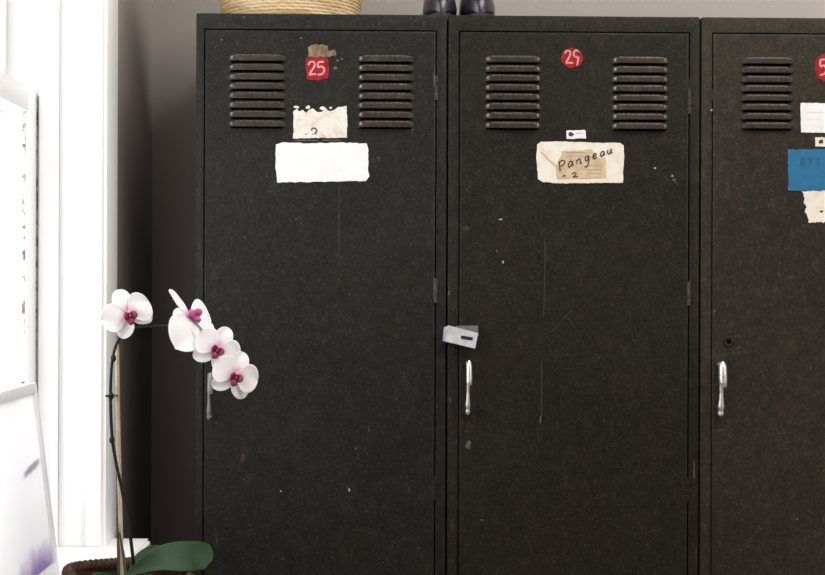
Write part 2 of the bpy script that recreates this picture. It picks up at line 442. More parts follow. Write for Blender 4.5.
def scuffs(door, org, marks, count, area, seed, mats=(M_chip, M_chip2, M_rust)):
    bm = bmesh.new()
    for (x, y, rx, ry, mi) in marks: plate(bm, oval(x, y, rx, ry, 9, min(rx, ry)*.45, int(x*7+y)), org, -.0010, .0003, mi)
    wear_into(door, bm, mats)
def wear_into(o, bm, mats):
    """paint wear is part of the sheet's own mesh"""
    tmp = bpy.data.meshes.new('wear'); bm.to_mesh(tmp); bm.free()
    b2 = bmesh.new(); b2.from_mesh(o.data); n0 = len(b2.faces); k0 = len(o.data.materials)
    b2.from_mesh(tmp); b2.faces.ensure_lookup_table()
    for f in b2.faces[n0:]: f.material_index += k0; f.smooth = False
    b2.to_mesh(o.data); b2.free(); bpy.data.meshes.remove(tmp)
    for m in mats: o.data.materials.append(m)
def line_scuff(bm, a, b, w, org, mi): stroke(bm, [a, ((a[0]+b[0])/2+.4, (a[1]+b[1])/2), b], w, org, -.00095, mi, 4)

# ---- locker 25
l1, d1, o1 = make_locker(0, 'charcoal steel locker at the left end, painted 25, with blank white label', [(228.5, 286, 54, 129.5), (357.5, 414, 55, 130)],
                         handle=(210.3, 372, 419, M_dull, .72), hinge_y=(85, 289, 488))
bm = bmesh.new()
plate(bm, jag([(306, 58), (315, 57), (328, 58.5), (329, 70), (328, 78.5), (318, 80.5), (307, 79), (305.5, 68)], 2.2, .55, 3), o1, -.0015)
stroke(bm, [(308.6, 65.5), (310, 62.3), (314, 62.3), (314.6, 66), (311.5, 71), (309.6, 75), (312.5, 74.3), (316.3, 74.4)], 1.9, o1, -.0018, 1)
stroke(bm, [(324.2, 62), (318.6, 62.6), (318.2, 67.4), (321.5, 66.6), (324.3, 69.5), (322.8, 73.8), (317.6, 75)], 1.9, o1, -.0018, 1)
tag(link('number_sticker', bm, [M_red, M_pink], d1, smooth=False), 'red square sticker hand painted 25')
bm = bmesh.new()
plate(bm, jag([(308, 47), (316, 44.5), (328, 45.5), (329, 51), (335, 49.5), (336, 55), (326, 57), (308.5, 57)], 1.8, .9, 8), o1, -.0013, .0004)
tag(link('sticker_remnant', bm, [M_oldtan], d1, smooth=False), 'torn brown paper remnant')
bm = bmesh.new()
plate(bm, jag([(293.5, 111), (297, 109), (299, 111.5), (303, 110), (306, 113), (309, 110), (313, 108.5), (317, 112), (322, 112), (326, 108.5), (330, 111.5), (334, 110), (338, 107), (347, 106), (347.3, 137.5), (293.3, 138.5)], 2.2, .4, 5), o1, -.0013, .0004)
for (x, y, rx, ry) in ((296.5, 107.3, 3, 1.2), (308, 107.2, 2.4, 1.6), (322.5, 108.4, 3, 1.6), (330.5, 107.6, 1.2, 1.2)):
    plate(bm, oval(x, y, rx, ry, 9, .5, int(x)), o1, -.0013, .0004)
for pts in ([(311.5, 131), (312.5, 128.3), (315.5, 128.6), (317, 131), (315, 133)], [(305, 134.5), (307.5, 133.6)], [(312, 134.4), (317, 133.4)]):
    stroke(bm, pts, 1.3, o1, -.0016, 1)
for (x, y) in ((332, 118), (337.5, 117)): plate(bm, oval(x, y, 1.2, .9, 8, .3, 2), o1, -.0016, .0002, 2)
for y in (116, 120, 124, 127): stroke(bm, [(298+y % 5, y), (315, y+.5), (328+y % 7, y)], .6, o1, -.0016, 2)
tag(link('paper_label', bm, [M_off, M_ink, M_lilac], d1, smooth=False), 'small off-white paper label torn along its top')
bm = bmesh.new()
plate(bm, jag([(276, 144.5), (282, 142.6), (310, 143.4), (340, 142.6), (366.5, 143.6), (368.5, 150), (368, 168), (369.5, 176), (366, 181), (340, 181.4), (277, 182.6), (275.5, 165)], 3, .45, 9), o1, -.0014)
tag(link('name_label', bm, [M_white], d1, smooth=False), 'blank bright white label')
bm = bmesh.new()
for a, b in (((294, 140.4), (318, 140.6)), ((322, 140.2), (341, 140.4))): line_scuff(bm, a, b, .9, o1, 0)
wear_into(d1, bm, [M_chip])
scuffs(d1, o1, [(349.4, 490, .9, 1.9, 1), (347.4, 487.5, 1.5, 2.2, 2), (243, 458, 3, 5, 2), (281, 491, .8, .8, 1), (337.5, 60.5, 1.4, 1.1, 0), (335.5, 68, 1.6, 1.3, 0), (342, 59, 1.2, .8, 0),
                (316, 53.5, 0.8, .6, 1), (434.2, 80, .7, 8, 0), (434.2, 290, 1.3, 10, 0), (432.8, 491, .7, 12, 2), (222, 40, .6, .6, 1), (217, 541, 1.5, 4, 2), (296, 219, 1, .7, 0), (272, 95, .8, .8, 2), (301, 38, .5, .5, 1)],
       46, (212, 190, 428, 570), 11)
# ---- locker 29
l2, d2, o2 = make_locker(1, 'dark steel locker in the middle, painted 29, with handwritten cream label', [(484.5, 541, 55.5, 131), (611.5, 668, 56.5, 132)],
                         handle=(467.6, 360, 414, M_chrome, .85), hinge_y=(97, 291, 490))
bm = bmesh.new()
plate(bm, oval(572.3, 58, 11.2, 9.8, 26, .8, 4), o2, -.0013, .0005)
stroke(bm, [(564.8, 54), (566.3, 51.2), (569.6, 51.4), (570.2, 54.2), (568.4, 58.5), (566, 63), (569, 62.8), (573, 63.2)], 1.8, o2, -.0016, 1)
stroke(bm, [(578.8, 52.4), (576.4, 50.3), (573.9, 52), (573.8, 55.4), (576, 57.4), (578.6, 55.2), (578.9, 52.4), (578, 59), (577, 65.8)], 1.7, o2, -.0016, 1)
tag(link('number_sticker', bm, [M_red, M_pink], d2, smooth=False), 'round red patch hand painted 29')
bm = bmesh.new(); plate(bm, jag([(566.3, 130.6), (585.3, 130.2), (585.8, 138.6), (566.6, 139)], 3, .35, 2), o2, -.0016, .001)
plate(bm, oval(571, 134.4, 2.8, 2.2, 11, .6, 2), o2, -.0019, .0002, 1); stroke(bm, [(576, 133.4), (583, 133.2)], 1, o2, -.0019, 2)
tag(link('card_holder_tab', bm, [M_white, M_ink, M_fadedink], d2, smooth=False), 'tiny white tab with dark smudge')
bm = bmesh.new()
plate(bm, jag([(537, 144.5), (541, 141.8), (556, 141.4), (600, 142.8), (620, 143), (623.6, 145.5), (624, 158), (622.6, 182.6), (600, 183), (560, 183.4), (543, 182.2), (538, 179), (536.4, 160)], 3, .35, 6), o2, -.0014)
plate(bm, jag([(562, 151.5), (592, 149.6), (597, 158), (605.5, 158), (605.8, 178), (590, 178.6), (557, 179), (555.5, 168)], 2.4, .6, 7), o2, -.0016, .0002, 1)
stroke(bm, [(540.5, 151.5), (548, 159), (556, 166)], 1.5, o2, -.0019, 4)
stroke(bm, [(556, 177.6), (580, 178.2), (603, 177)], .7, o2, -.0019, 4)
write(bm, 'Pangeau', 558.8, 171.2, 6.2, 9.3, math.radians(18.5), 1.25, o2, -.0020, 2, .035)
stroke(bm, [(562.2, 176.2), (565.2, 175.6)], 2.2, o2, -.0020, 2); stroke(bm, [(571.5, 174.5), (574.5, 172.6), (575.8, 174.5), (573, 177.2), (578, 176.6)], 1.1, o2, -.0020, 2)
for y in (153, 156.5): stroke(bm, [(565, y), (575, y-.6), (586, y+.2)], .7, o2, -.0019, 3)
for y in (166, 170, 174): stroke(bm, [(585, y), (595, y-.5), (602, y)], .6, o2, -.0019, 3)
tag(link('name_label', bm, [M_cream, M_tan, M_ink, M_fadedink, M_redpen], d2, smooth=False), 'cream label with handwriting over yellowed paper')
bm = bmesh.new()
line_scuff(bm, (545, 238), (543.5, 318), .8, o2, 0); line_scuff(bm, (572, 309), (551, 332), .7, o2, 0); line_scuff(bm, (566, 317), (575, 328), .6, o2, 0)
line_scuff(bm, (541.5, 360), (541, 425), .9, o2, 0); line_scuff(bm, (671, 173), (678, 186), 1.0, o2, 0); line_scuff(bm, (664, 176), (668, 181), .9, o2, 0)
wear_into(d2, bm, [mat('faint_scratch', (.024, .022, .019), .5)])
scuffs(d2, o2, [(468.3, 445, 2.6, 4.2, 0), (468.6, 447, 1.2, 1.8, 1), (466.5, 431, 1.2, 1.6, 2), (500.5, 219.5, 2, .8, 1), (503, 262, .9, 1.6, 1), (497, 251, .8, 1, 0), (462, 423, 1.5, 2, 2),
                (689.3, 90, .6, 12, 2), (688.6, 290, .8, 7, 0), (466, 228, 4, 3, 2), (655, 168, 1, 1, 1), (674, 180, 1.5, 1.2, 0), (672, 176, 1, .7, 1), (530, 58, .5, .5, 1), (482, 520, 1.8, .7, 0), (540, 420, .7, 4, 0)],
       50, (466, 190, 684, 570), 12)
# the folded hasp plate over the frame
bm = bmesh.new()
def quadplate(px4, y4, th, mi=0):
    fr = []
    for (px, py), y in zip(px4, y4):
        p = at(px, py, y)-o2; fr.append(p)
    a = [bm.verts.new(p) for p in fr]; b = [bm.verts.new(p+Vector((0, th, 0))) for p in fr]
    for f in ((a[0], a[1], a[2], a[3]), (b[3], b[2], b[1], b[0]), *[(a[k], b[k], b[(k+1) % 4], a[(k+1) % 4]) for k in range(4)]):
        q = bm.faces.new(f); q.material_index = mi
quadplate([(448.4, 325.4), (478.2, 333.0), (475.2, 348.6), (445.6, 341.6)], [-.016, -.016, -.016, -.016], .0016)
quadplate([(443.8, 327.6), (448.4, 325.4), (445.6, 341.6), (442.8, 341)], [-.004, -.016, -.016, -.004], .0012)
quadplate([(456, 325.8), (477.8, 325.6), (478.6, 336), (458, 338)], [-.006, -.006, -.006, -.006], .0016, 1)
quadplate([(462, 328), (472, 328), (472, 341), (462, 341)], [-.005, -.005, -.005, -.005], .0062, 1)
quadplate([(461, 330), (473, 333), (472, 344), (460, 341)], [-.0145, -.0145, -.0145, -.0145], .010, 1)
quadplate([(461.2, 335.4), (473, 337.4), (472.4, 340.6), (460.8, 338.8)], [-.0165]*4, .0008, 2)
tag(link('hasp', bm, [M_hasp, M_dull, M_black], l2, smooth=False), 'pale folded metal hasp plate with a dark slot')
# ---- third locker
l3, d3, o3 = make_locker(2, 'brown steel locker cut by the right edge, with blue card on its door', [(740.5, 793, 57, 131.5), (863, 916, 57.5, 132.5)],
                         keyhole=(728.6, 342), handle=(719.2, 361, 416, M_chrome, .95), hinge_y=(90, 291, 490))
bm = bmesh.new()
plate(bm, oval(827.5, 67.5, 13, 14.5, 28, .8, 6), o3, -.0013, .0005)
stroke(bm, [(825.5, 59.6), (820.4, 60.4), (820.2, 66.4), (823.6, 65.6), (826, 69), (824.4, 73.6), (819.6, 75.4)], 1.9, o3, -.0016, 1)
tag(link('number_sticker', bm, [M_red, M_pink], d3, smooth=False), 'round red patch with painted numeral')
bm = bmesh.new(); plate(bm, jag([(800.4, 103), (852, 103.4), (852, 133), (800.8, 132.6)], 3, .3, 2), o3, -.0014)
for k in range(5): stroke(bm, [(806+k*9, 119.4), (810+k*9, 118.6), (812+k*9, 120)], 1.1, o3, -.0017, 1)
for y in (112, 126): stroke(bm, [(804, y), (826, y+.4), (848, y)], .5, o3, -.0017, 1)
tag(link('paper_label', bm, [M_white, M_lilac], d3, smooth=False), 'white paper label with faint pink print')
bm = bmesh.new(); plate(bm, jag([(814.8, 137.4), (838, 137.4), (838, 146.6), (815, 146.2)], 3, .35, 3), o3, -.0016, .001)
plate(bm, oval(820.6, 141.8, 2.6, 2.3, 11, .5, 8), o3, -.0019, .0002, 1)
tag(link('card_holder_tab', bm, [M_off, M_ink], d3, smooth=False), 'tiny white tab with dark smudge')
bm = bmesh.new(); plate(bm, jag([(787.4, 149.6), (868, 148.6), (868, 190.6), (788, 190.8)], 3, .4, 4), o3, -.0015)
write(bm, 'R77', 800, 166.5, 5.2, 7.6, 0, 1.0, o3, -.0018, 1)
tag(link('name_card', bm, [M_blue, M_blueink], d3, smooth=False), 'blue card with dark writing')
bm = bmesh.new()
plate(bm, jag([(801.6, 191), (846, 191), (846, 222), (808.5, 222.4), (806.6, 214), (804.8, 212), (806, 207), (803.4, 203), (804.6, 198)], 2, .8, 5), o3, -.0013, .0004)
plate(bm, oval(821, 211.6, 1.8, 1.1, 8, .4, 2), o3, -.0015, .0002, 1)
tag(link('paper_remnant', bm, [M_cream, M_rust], d3, smooth=False), 'torn cream paper below the blue card')
bm = bmesh.new()
kx, kz = P(728.6, 342); rings = []
for r_, y_ in ((.0031, .001), (.0031, -.0016), (.0042, -.0022), (.0078, -.0020), (.0092, -.0006)):
    rings.append([bm.verts.new((kx-o3.x+r_*math.cos(2*PI*k/28), y_, kz+r_*math.sin(2*PI*k/28))) for k in range(28)])
for a, b in zip(rings, rings[1:]):
    for k in range(28): bm.faces.new((a[k], a[(k+1) % 28], b[(k+1) % 28], b[k]))
link('keyhole_rosette', bm, M_L[1], d3)
rnd = random.Random(4); mk = []
for k in range(16):
    a = rnd.uniform(0, 2*PI); r_ = rnd.uniform(8.5, 12.5); mk.append((729+r_*math.cos(a), 343+r_*1.15*math.sin(a), rnd.uniform(.6, 1.6), rnd.uniform(.5, 1.4), 2))
mk += [(720, 430, 5, 1.4, 2), (714.5, 311, 1.6, .7, 0), (711.5, 110, .8, 1, 1), (797, 519, .9, 1.2, 0), (712, 95, .6, 6, 2)]
scuffs(d3, o3, mk, 46, (718, 150, 830, 570), 13, (M_chip, M_chip2, paper('pinkish_rust', (.060, .036, .034), (.042, .026, .024), 300)))
bm = bmesh.new()
for (x, y, rx, ry, mi) in ((452, 525, 1.6, 6, 0), (450, 400, 1, 1.6, 1), (448.8, 293, .8, 2.4, 1), (452.5, 560, 1.2, 3, 0), (694, 470, .6, 10, 1), (696, 240, .5, 14, 0)):
    plate(bm, oval(x, y, rx, ry, 9, min(rx, ry)*.4, int(y)), o2, -.0003, .0003, mi)
wear_into([c for c in l2.children if c.name.startswith('carcass')][0], bm, [M_rust, M_chip])

# ------------------------------------------------------------------ straw basket on the first locker
def straw(name, a, b, c, scale=(1, 1, 1)):
    m = mat(name, a, .6, 0, .3); tc = N(m, 'ShaderNodeTexCoord')
    mp = N(m, 'ShaderNodeMapping'); mp.inputs['Scale'].default_value = scale; L(m, tc.outputs['Object'], mp.inputs['Vector'])
    v = mp.outputs['Vector']
    k = mix(m, ramp(m, noise_n(m, v, 4, 3, .6), .35, .65), a, b)
    base(m, mix(m, ramp(m, noise_n(m, v, 9, 4, .7), .55, .75), k, c)); return m
M_straw = straw('pale_straw', (.66, .52, .33), (.46, .29, .12), (.22, .12, .045), (4, 4, 42))
yb = .135
cb = at(291, 10, yb)
rb = (at(357.5, 10, yb).x-at(228, 10, yb).x)/2
bt = empty('straw_basket', (cb.x, yb, TOP)); tag(bt, 'pale coiled straw basket on top of the locker painted 25', 'basket')
bm = bmesh.new(); Hb = .15
prof = []
NC = 30
for j in range(NC*4+1):
    t = j/(NC*4); r_ = rb*(1+.01*min(1, t*20)+.26*t) if t > 0 else rb
    prof.append((r_+.0011*abs(math.sin(PI*t*NC)), t*Hb))
inner = [(r_-.011, z) for r_, z in prof[::-1] if z > .008] + [(.001, .009)]
lathe(bm, [(.001, 0)]+prof+inner, 0, 0, 180, 0, lambda a, j: .0006*math.sin(46*a+j*.85) if 0 < j < len(prof) else 0)
link('basket_body', bm, M_straw, bt, angle=60)
bm = bmesh.new()
for s in (0, 1, 2):
    pts = []
    for k in range(181):
        a = 2*PI*k/180; ph = a*22+s*2*PI/3; R_ = rb*1.25-.005
        pts.append(Vector(((R_+.0045*math.cos(ph))*math.cos(a), (R_+.0045*math.cos(ph))*math.sin(a), Hb+.003+.0045*math.sin(ph))))
    tube(bm, pts, .0042, 7)
link('rim', bm, M_straw, bt)

# ------------------------------------------------------------------ pair of dark leather shoes
M_lea = mat('dark_plum_leather', (.020, .016, .026), .30, 0, .6)
_v = coords(M_lea); base(M_lea, mix(M_lea, ramp(M_lea, noise_n(M_lea, _v, 40, 4), .35, .7), (.014, .011, .016), (.030, .023, .038)))
bump(M_lea, noise_n(M_lea, _v, 160, 3), .15, .001)
M_sole = mat('black_rubber_sole', (.012, .011, .011), .6)
def make_shoe(cx, halfw, label):
    y0 = .04
    root = empty('shoe', (cx, y0, TOP)); tag(root, label, 'shoe', 'dark leather shoes on the lockers')
    Ls = .265
    def hw(t):  # half width of the outline along the shoe, toe at 0
        if t < .24: return halfw*math.sqrt(max(0, 1-(1-t/.24)**2))**1.1
        ks = ((.24, 1.0), (.42, .95), (.6, .80), (.8, .82), (.93, .70), (.98, .45), (1, .0))
        for (a, u), (b, w) in zip(ks, ks[1:]):
            if a <= t <= b: return halfw*(u+(w-u)*(t-a)/(b-a))
        return 0
    def ht(t):
        if t < .26: return .014+.050*math.sqrt(max(0, 1-(1-t/.26)**2))
        ks = ((.26, .064), (.36, .078), (.46, .098), (.56, .112), (.75, .108), (.92, .112), (1, .10))
        for (a, u), (b, w) in zip(ks, ks[1:]):
            if a <= t <= b: return u+(w-u)*(t-a)/(b-a)
        return .06
    ts = [.0, .002, .007, .015, .028, .045, .07, .1, .14, .19, .24, .3, .36, .44, .5, .55, .62, .7, .78, .86, .92, .96, .985, 1.0]
    bm = bmesh.new(); rings = []
    NS = 16
    for t in ts:
        w, h = max(hw(t), .002), ht(t); ring = []
        for k in range(NS+1):
            a = PI*k/NS; c, s = math.cos(a), math.sin(a)
            x = w*math.copysign(abs(c)**.95, c); z = .010+(h-.010)*abs(s)**.8
            if t > .52:
                lim = .062; f = min(1, (t-.5)/.08)
                if s > .82 and t < .97: z = z-f*.050*(s-.82)/.18     # the foot opening dips inside
            ring.append(bm.verts.new((x, Ls*t, z)))
        rings.append(ring)
    for a, b in zip(rings, rings[1:]):
        for k in range(NS): bm.faces.new((a[k], a[k+1], b[k+1], b[k]))
    bm.faces.new(rings[0]); bm.faces.new(rings[-1])
    for a, b in zip(rings, rings[1:]): bm.faces.new((a[0], b[0], b[NS], a[NS]))
    u = link('upper', bm, M_lea, root, angle=70); u.modifiers.new('s', 'SUBSURF').levels = 1; u.modifiers['s'].render_levels = 1
    bm = bmesh.new(); lo, hi = [], []
    out = [(hw(t)+.0008, Ls*t) for t in ts] ; loop = [(w, y) for w, y in out[1:]]+[(-w, y) for w, y in out[:0:-1]]
    A = [bm.verts.new((x, y-.002 if y < .01 else y, 0)) for x, y in loop]; B = [bm.verts.new((v.co.x, v.co.y, .011)) for v in A]
    bm.faces.new(A); bm.faces.new(B)
    for k in range(len(A)): bm.faces.new((A[k], A[(k+1) % len(A)], B[(k+1) % len(A)], B[k]))
    link('sole', bm, M_sole, root)
for pa, pb, lab in ((422.5, 458.5, 'dark leather shoe toe, the one nearer the straw basket'), (460.5, 497.0, 'dark leather shoe toe, the one above the middle locker')):
    xa, xb = at(pa, 10, .075).x, at(pb, 10, .075).x
    make_shoe((xa+xb)/2, (xb-xa)/2-.0002, lab)

# ------------------------------------------------------------------ leaning picture on the sill
YP = CAM.y+1.965
pt = at(36.5, 382, YP); pbm = at(60.5, 575, YP)
tdir = (pt-pbm); 
zb_ = Z_S+.001; k_ = (zb_-pbm.z)/(tdir.z); pbm = pbm+tdir*k_
Hp = (pt-pbm).length; Wp = .46
pic = empty('framed_picture', pbm); tag(pic, 'white framed watercolour leaning against the window on the sill', 'picture')
pic.rotation_euler = (0, math.atan2(pt.x-pbm.x, pt.z-pbm.z), 0)   # local z up the leaning face, +x into the room, y 0 .. -Wp
M_pf = mat('pale_frame', (.80, .80, .82), .4)
bm = bmesh.new(); fw, fd = .014, .022
box(bm, (-fd, -Wp+fw, 0), (0, -fw, fw), .001); box(bm, (-fd, -Wp+fw, Hp-fw), (0, -fw, Hp), .001)
box(bm, (-fd, -fw, 0), (0, 0, Hp), .0015); box(bm, (-fd, -Wp, 0), (0, -Wp+fw, Hp), .0015)
link('frame', bm, M_pf, pic)
M_art = mat('watercolour_print', (.85, .85, .86), .6)
bm = bmesh.new(); box(bm, (-.0050, -Wp+fw*.6, fw*.6), (-.004, -fw*.6, Hp-fw*.6)); link('print', bm, M_art, pic)
_tc = N(M_art, 'ShaderNodeTexCoord'); _v = _tc.outputs['Object']
def blob(m, c, r, amp, sc, ang=0.0):
    d = N(m, 'ShaderNodeVectorMath', operation='SUBTRACT'); L(m, _v, d.inputs[0]); d.inputs[1].default_value = c
    q = N(m, 'ShaderNodeVectorRotate', rotation_type='X_AXIS'); q.inputs['Angle'].default_value = ang; L(m, d.outputs[0], q.inputs['Vector'])
    s = N(m, 'ShaderNodeVectorMath', operation='DIVIDE'); L(m, q.outputs[0], s.inputs[0]); s.inputs[1].default_value = (1, r[0], r[1])
    l = N(m, 'ShaderNodeVectorMath', operation='LENGTH'); L(m, s.outputs[0], l.inputs[0])
    a = N(m, 'ShaderNodeMath', operation='MULTIPLY_ADD'); L(m, noise_n(m, _v, sc, 4, .6), a.inputs[0]); a.inputs[1].default_value = amp; L(m, l.outputs['Value'], a.inputs[2])
    return a.outputs[0]
def on_pic(px, py):
    M = Matrix.Translation(pbm) @ Matrix.Rotation(pic.rotation_euler.y, 4, 'Y'); inv = M.inverted()
    o_, d_ = inv @ CAM, inv.to_3x3() @ ray(px, py); return o_ + d_*((-.004-o_.x)/d_.x)
c1, c2 = on_pic(42, 594), on_pic(32, 468)
col = mix(M_art, ramp(M_art, blob(M_art, c1, (.13, .056), .7, 24), .95, 1.5, 1, 0), (.93, .93, .94), (.40, .27, .56))
col = mix(M_art, ramp(M_art, blob(M_art, (c1.x, c1.y+.0, c1.z-.012), (.05, .03), .6, 40), .8, 1.3, .6, 0), col, (.20, .11, .34))
col = mix(M_art, ramp(M_art, blob(M_art, c2, (.062, .0066), .9, 60, -.10), .9, 1.5, .75, 0), col, (.36, .35, .42))
base(M_art, col)
_tr = N(M_art, 'ShaderNodeBsdfTranslucent'); L(M_art, col, _tr.inputs['Color'])      # thin paper, lit through by the window behind it
_ms = N(M_art, 'ShaderNodeMixShader'); _ms.inputs['Fac'].default_value = .35
L(M_art, M_art.node_tree.nodes['Principled BSDF'].outputs[0], _ms.inputs[1]); L(M_art, _tr.outputs[0], _ms.inputs[2]); L(M_art, _ms.outputs[0], M_art.node_tree.nodes['Material Output'].inputs['Surface'])

# ------------------------------------------------------------------ orchid in a dark woven basket on a stand
YO = CAM.y+1.78
def O(px, py, dy=0.0): return at(px, py, YO+dy)
rim_far = at(105, 557.5, YO+.07)
CX = O(130.5, 560).x; RB = .0770
ZR = at(110, 558.5, YO+RB*.97).z                              # top of the rim
ZB = ZR-.15
root = empty('potted_orchid', (CX, YO, ZB)); tag(root, 'white and magenta orchid growing in a dark woven basket by the window', 'potted plant')
OO = Vector((CX, YO, ZB))
ROTB = math.radians(17)
def sq(a): a -= ROTB; return (abs(math.cos(a))**4+abs(math.sin(a))**4)**-.25
M_wick = straw('dark_brown_wicker', (.030, .012, .007), (.056, .023, .013), (.009, .005, .003), (40, 40, 40))
M_bark = paper('orchid_bark', (.045, .028, .016), (.10, .06, .03), 90)
bm = bmesh.new(); prof = []
NR = 14
for j in range(NR*4+1):
    t = j/(NR*4); prof.append((RB*(.80+.17*t), t*.146))
lathe(bm, [(.001, 0)]+prof+[(prof[-1][0]-.008, .146), (RB*.75, .02), (.001, .02)], 0, 0, 160, 0,
      lambda a, j: (([.001]+[q[0] for q in prof]+[prof[-1][0]-.008, RB*.75, .001])[j]*(sq(a)-1)) + (.0022*math.sin(40*a)*math.sin(PI*(j-1)/4) if 0 < j <= len(prof) else 0))
link('woven_basket', bm, M_wick, root, angle=60)
bm = bmesh.new()
for s in (0, 1, 2):
    pts = []
    for k in range(241):
        a = 2*PI*k/240; ph = a*26+s*2*PI/3; R_ = RB*sq(a)-.006
        pts.append(Vector(((R_+.0042*math.cos(ph))*math.cos(a), (R_+.0042*math.cos(ph))*math.sin(a), .1445+.0042*math.sin(ph))))
    tube(bm, pts, .0044, 7)
link('braided_rim', bm, M_wick, root)
bm = bmesh.new(); rnd = random.Random(3)
lathe(bm, [(.001, .128), (RB*.5, .127), (RB*.88, .122)], 0, 0, 40, 0, lambda a, j: (.001, RB*.5, RB*.88)[j]*(sq(a)-1))
for k in range(70):
    a, r_ = rnd.uniform(0, 2*PI), RB*.8*math.sqrt(rnd.random())
    ellipsoid(bm, (r_*math.cos(a), r_*math.sin(a), .127), (rnd.uniform(.004, .010), rnd.uniform(.004, .008), .004), Matrix.Rotation(rnd.uniform(0, 3), 3, 'Z'), u=7, v=5)
o = link('bark', bm, M_bark, root); o['kind'] = 'stuff'
# stem, stake
M_stem = mat('dark_green_stem', (.009, .010, .006), .6, 0, .25); M_stake = paper('split_bamboo', (.55, .47, .35), (.40, .32, .22), 60)
bm = bmesh.new()
sp = [(134.5, 574), (131.5, 545), (127, 515), (121.5, 488), (115.5, 460), (112, 435), (110.6, 405), (110.8, 380), (112.4, 360), (117, 343), (125.5, 332), (138, 327.6), (154, 326.6), (170, 326), (181, 332), (191, 342), (200, 351), (208, 358), (216, 366), (224, 374)]
sp3 = [O(x, y, .006+(.012 if y < 330 and x > 150 else 0)+(.02 if x > 185 else 0))-OO for x, y in sp]
c = catmull(sp3, 5); tube(bm, c, [.0022-.0009*(i/len(c)) for i in range(len(c))], 8)
for px, py in ((112, 440), (111, 396), (113.5, 358)):
    p = O(px, py, .006)-OO; ellipsoid(bm, p, (.0034, .0034, .005), u=8, v=6)
link('flower_stem', bm, M_stem, root)
bm = bmesh.new()
st3 = [O(122, 575, .022)-OO, O(119.3, 480, .020)-OO, O(117.6, 395, .019)-OO, O(117.2, 344, .019)-OO]
tube(bm, st3, [.0027, .0027, .0026, .0024], 8); 
for t_ in (400, 455): ellipsoid(bm, O(117.8 if t_ == 400 else 118.8, t_, .0195)-OO, (.0031, .0031, .0016), u=8, v=6)
tag(link('bamboo_stake', bm, M_stake, root), 'pale bamboo stake')
bm = bmesh.new()
pts = [O(111.5+6*math.cos(a), 396+1.0*math.sin(a), .012+.012*math.sin(a))-OO for a in [2*PI*k/16 for k in range(17)]]
tube(bm, pts, .0008, 6); link('plant_tie', bm, M_stem, root)
bm = bmesh.new()
for q in ([(118.6, 578), (118.4, 550), (117.8, 528)], [(126, 578), (123.5, 555), (119.5, 532)]):
    tube(bm, [O(x, y, -.01)-OO for x, y in q], [.002, .0018, .0012], 7)
link('old_spike', bm, paper('dry_spike', (.10, .085, .045), (.05, .04, .022), 80), root)
# leaves
M_leaf = mat('orchid_leaf', (.02, .07, .02), .36, 0, .22)
_v = coords(M_leaf); base(M_leaf, mix(M_leaf, ramp(M_leaf, noise_n(M_leaf, _v, 16, 4, .6), .35, .7), (.0035, .019, .0045), (.014, .046, .012)))
def leaf(spine, widths, wdir, fold=.25, nseg=7):
    bm = bmesh.new(); c = catmull(spine, 5); n = len(c); rows = []
    for i, p in enumerate(c):
        t = i/(n-1); u = t*(len(widths)-1); k = min(int(u), len(widths)-2); w = widths[k]+(widths[k+1]-widths[k])*(u-k)
        tg = (c[min(i+1, n-1)]-c[max(i-1, 0)]).normalized(); wd = (wdir-tg*wdir.dot(tg)).normalized(); nn = tg.cross(wd)
        if nn.z < 0: nn = -nn
        rows.append([bm.verts.new(p+wd*(w*s)+nn*(abs(s)**1.3*w*fold-.05*w*math.sin(t*9+s*2))) for s in [(-1+2*q/nseg) for q in range(nseg+1)]])
    for a, b in zip(rows, rows[1:]):
        for q in range(nseg): bm.faces.new((a[q], a[q+1], b[q+1], b[q]))
    o = link('leaf', bm, M_leaf, root, angle=80)
    s = o.modifiers.new('t', 'SOLIDIFY'); s.thickness = .0022; s.offset = 0
    s = o.modifiers.new('s', 'SUBSURF'); s.levels = 1; s.render_levels = 2
wv = Vector((.05, .62, .78)).normalized()
leaf([O(126, 578, -.005)-OO, O(144, 566, -.01)-OO, O(165, 558, -.015)-OO, O(188, 557, -.02)-OO, O(205, 557, -.02)-OO, O(213, 558, -.02)-OO],
     [.006, .011, .0165, .0205, .0215, .0175, .004], wv, .10)
leaf([O(132, 576, .02)-OO, O(141, 562, .035)-OO, O(152, 552, .045)-OO, O(162, 547, .05)-OO], [.006, .012, .013, .010, .002], Vector((.2, .75, .6)).normalized(), .2)
leaf([O(124, 586, -.005)-OO, O(110, 584, -.02)-OO, O(95, 584, -.035)-OO, O(80, 589, -.045)-OO], [.006, .014, .018, .016, .003], Vector((.1, .95, .25)).normalized(), .15)
leaf([O(130, 580, -.02)-OO, O(150, 583, -.05)-OO, O(168, 590, -.065)-OO, O(182, 600, -.07)-OO], [.006, .014, .017, .014, .003], Vector((.3, -.8, .4)).normalized(), .15)
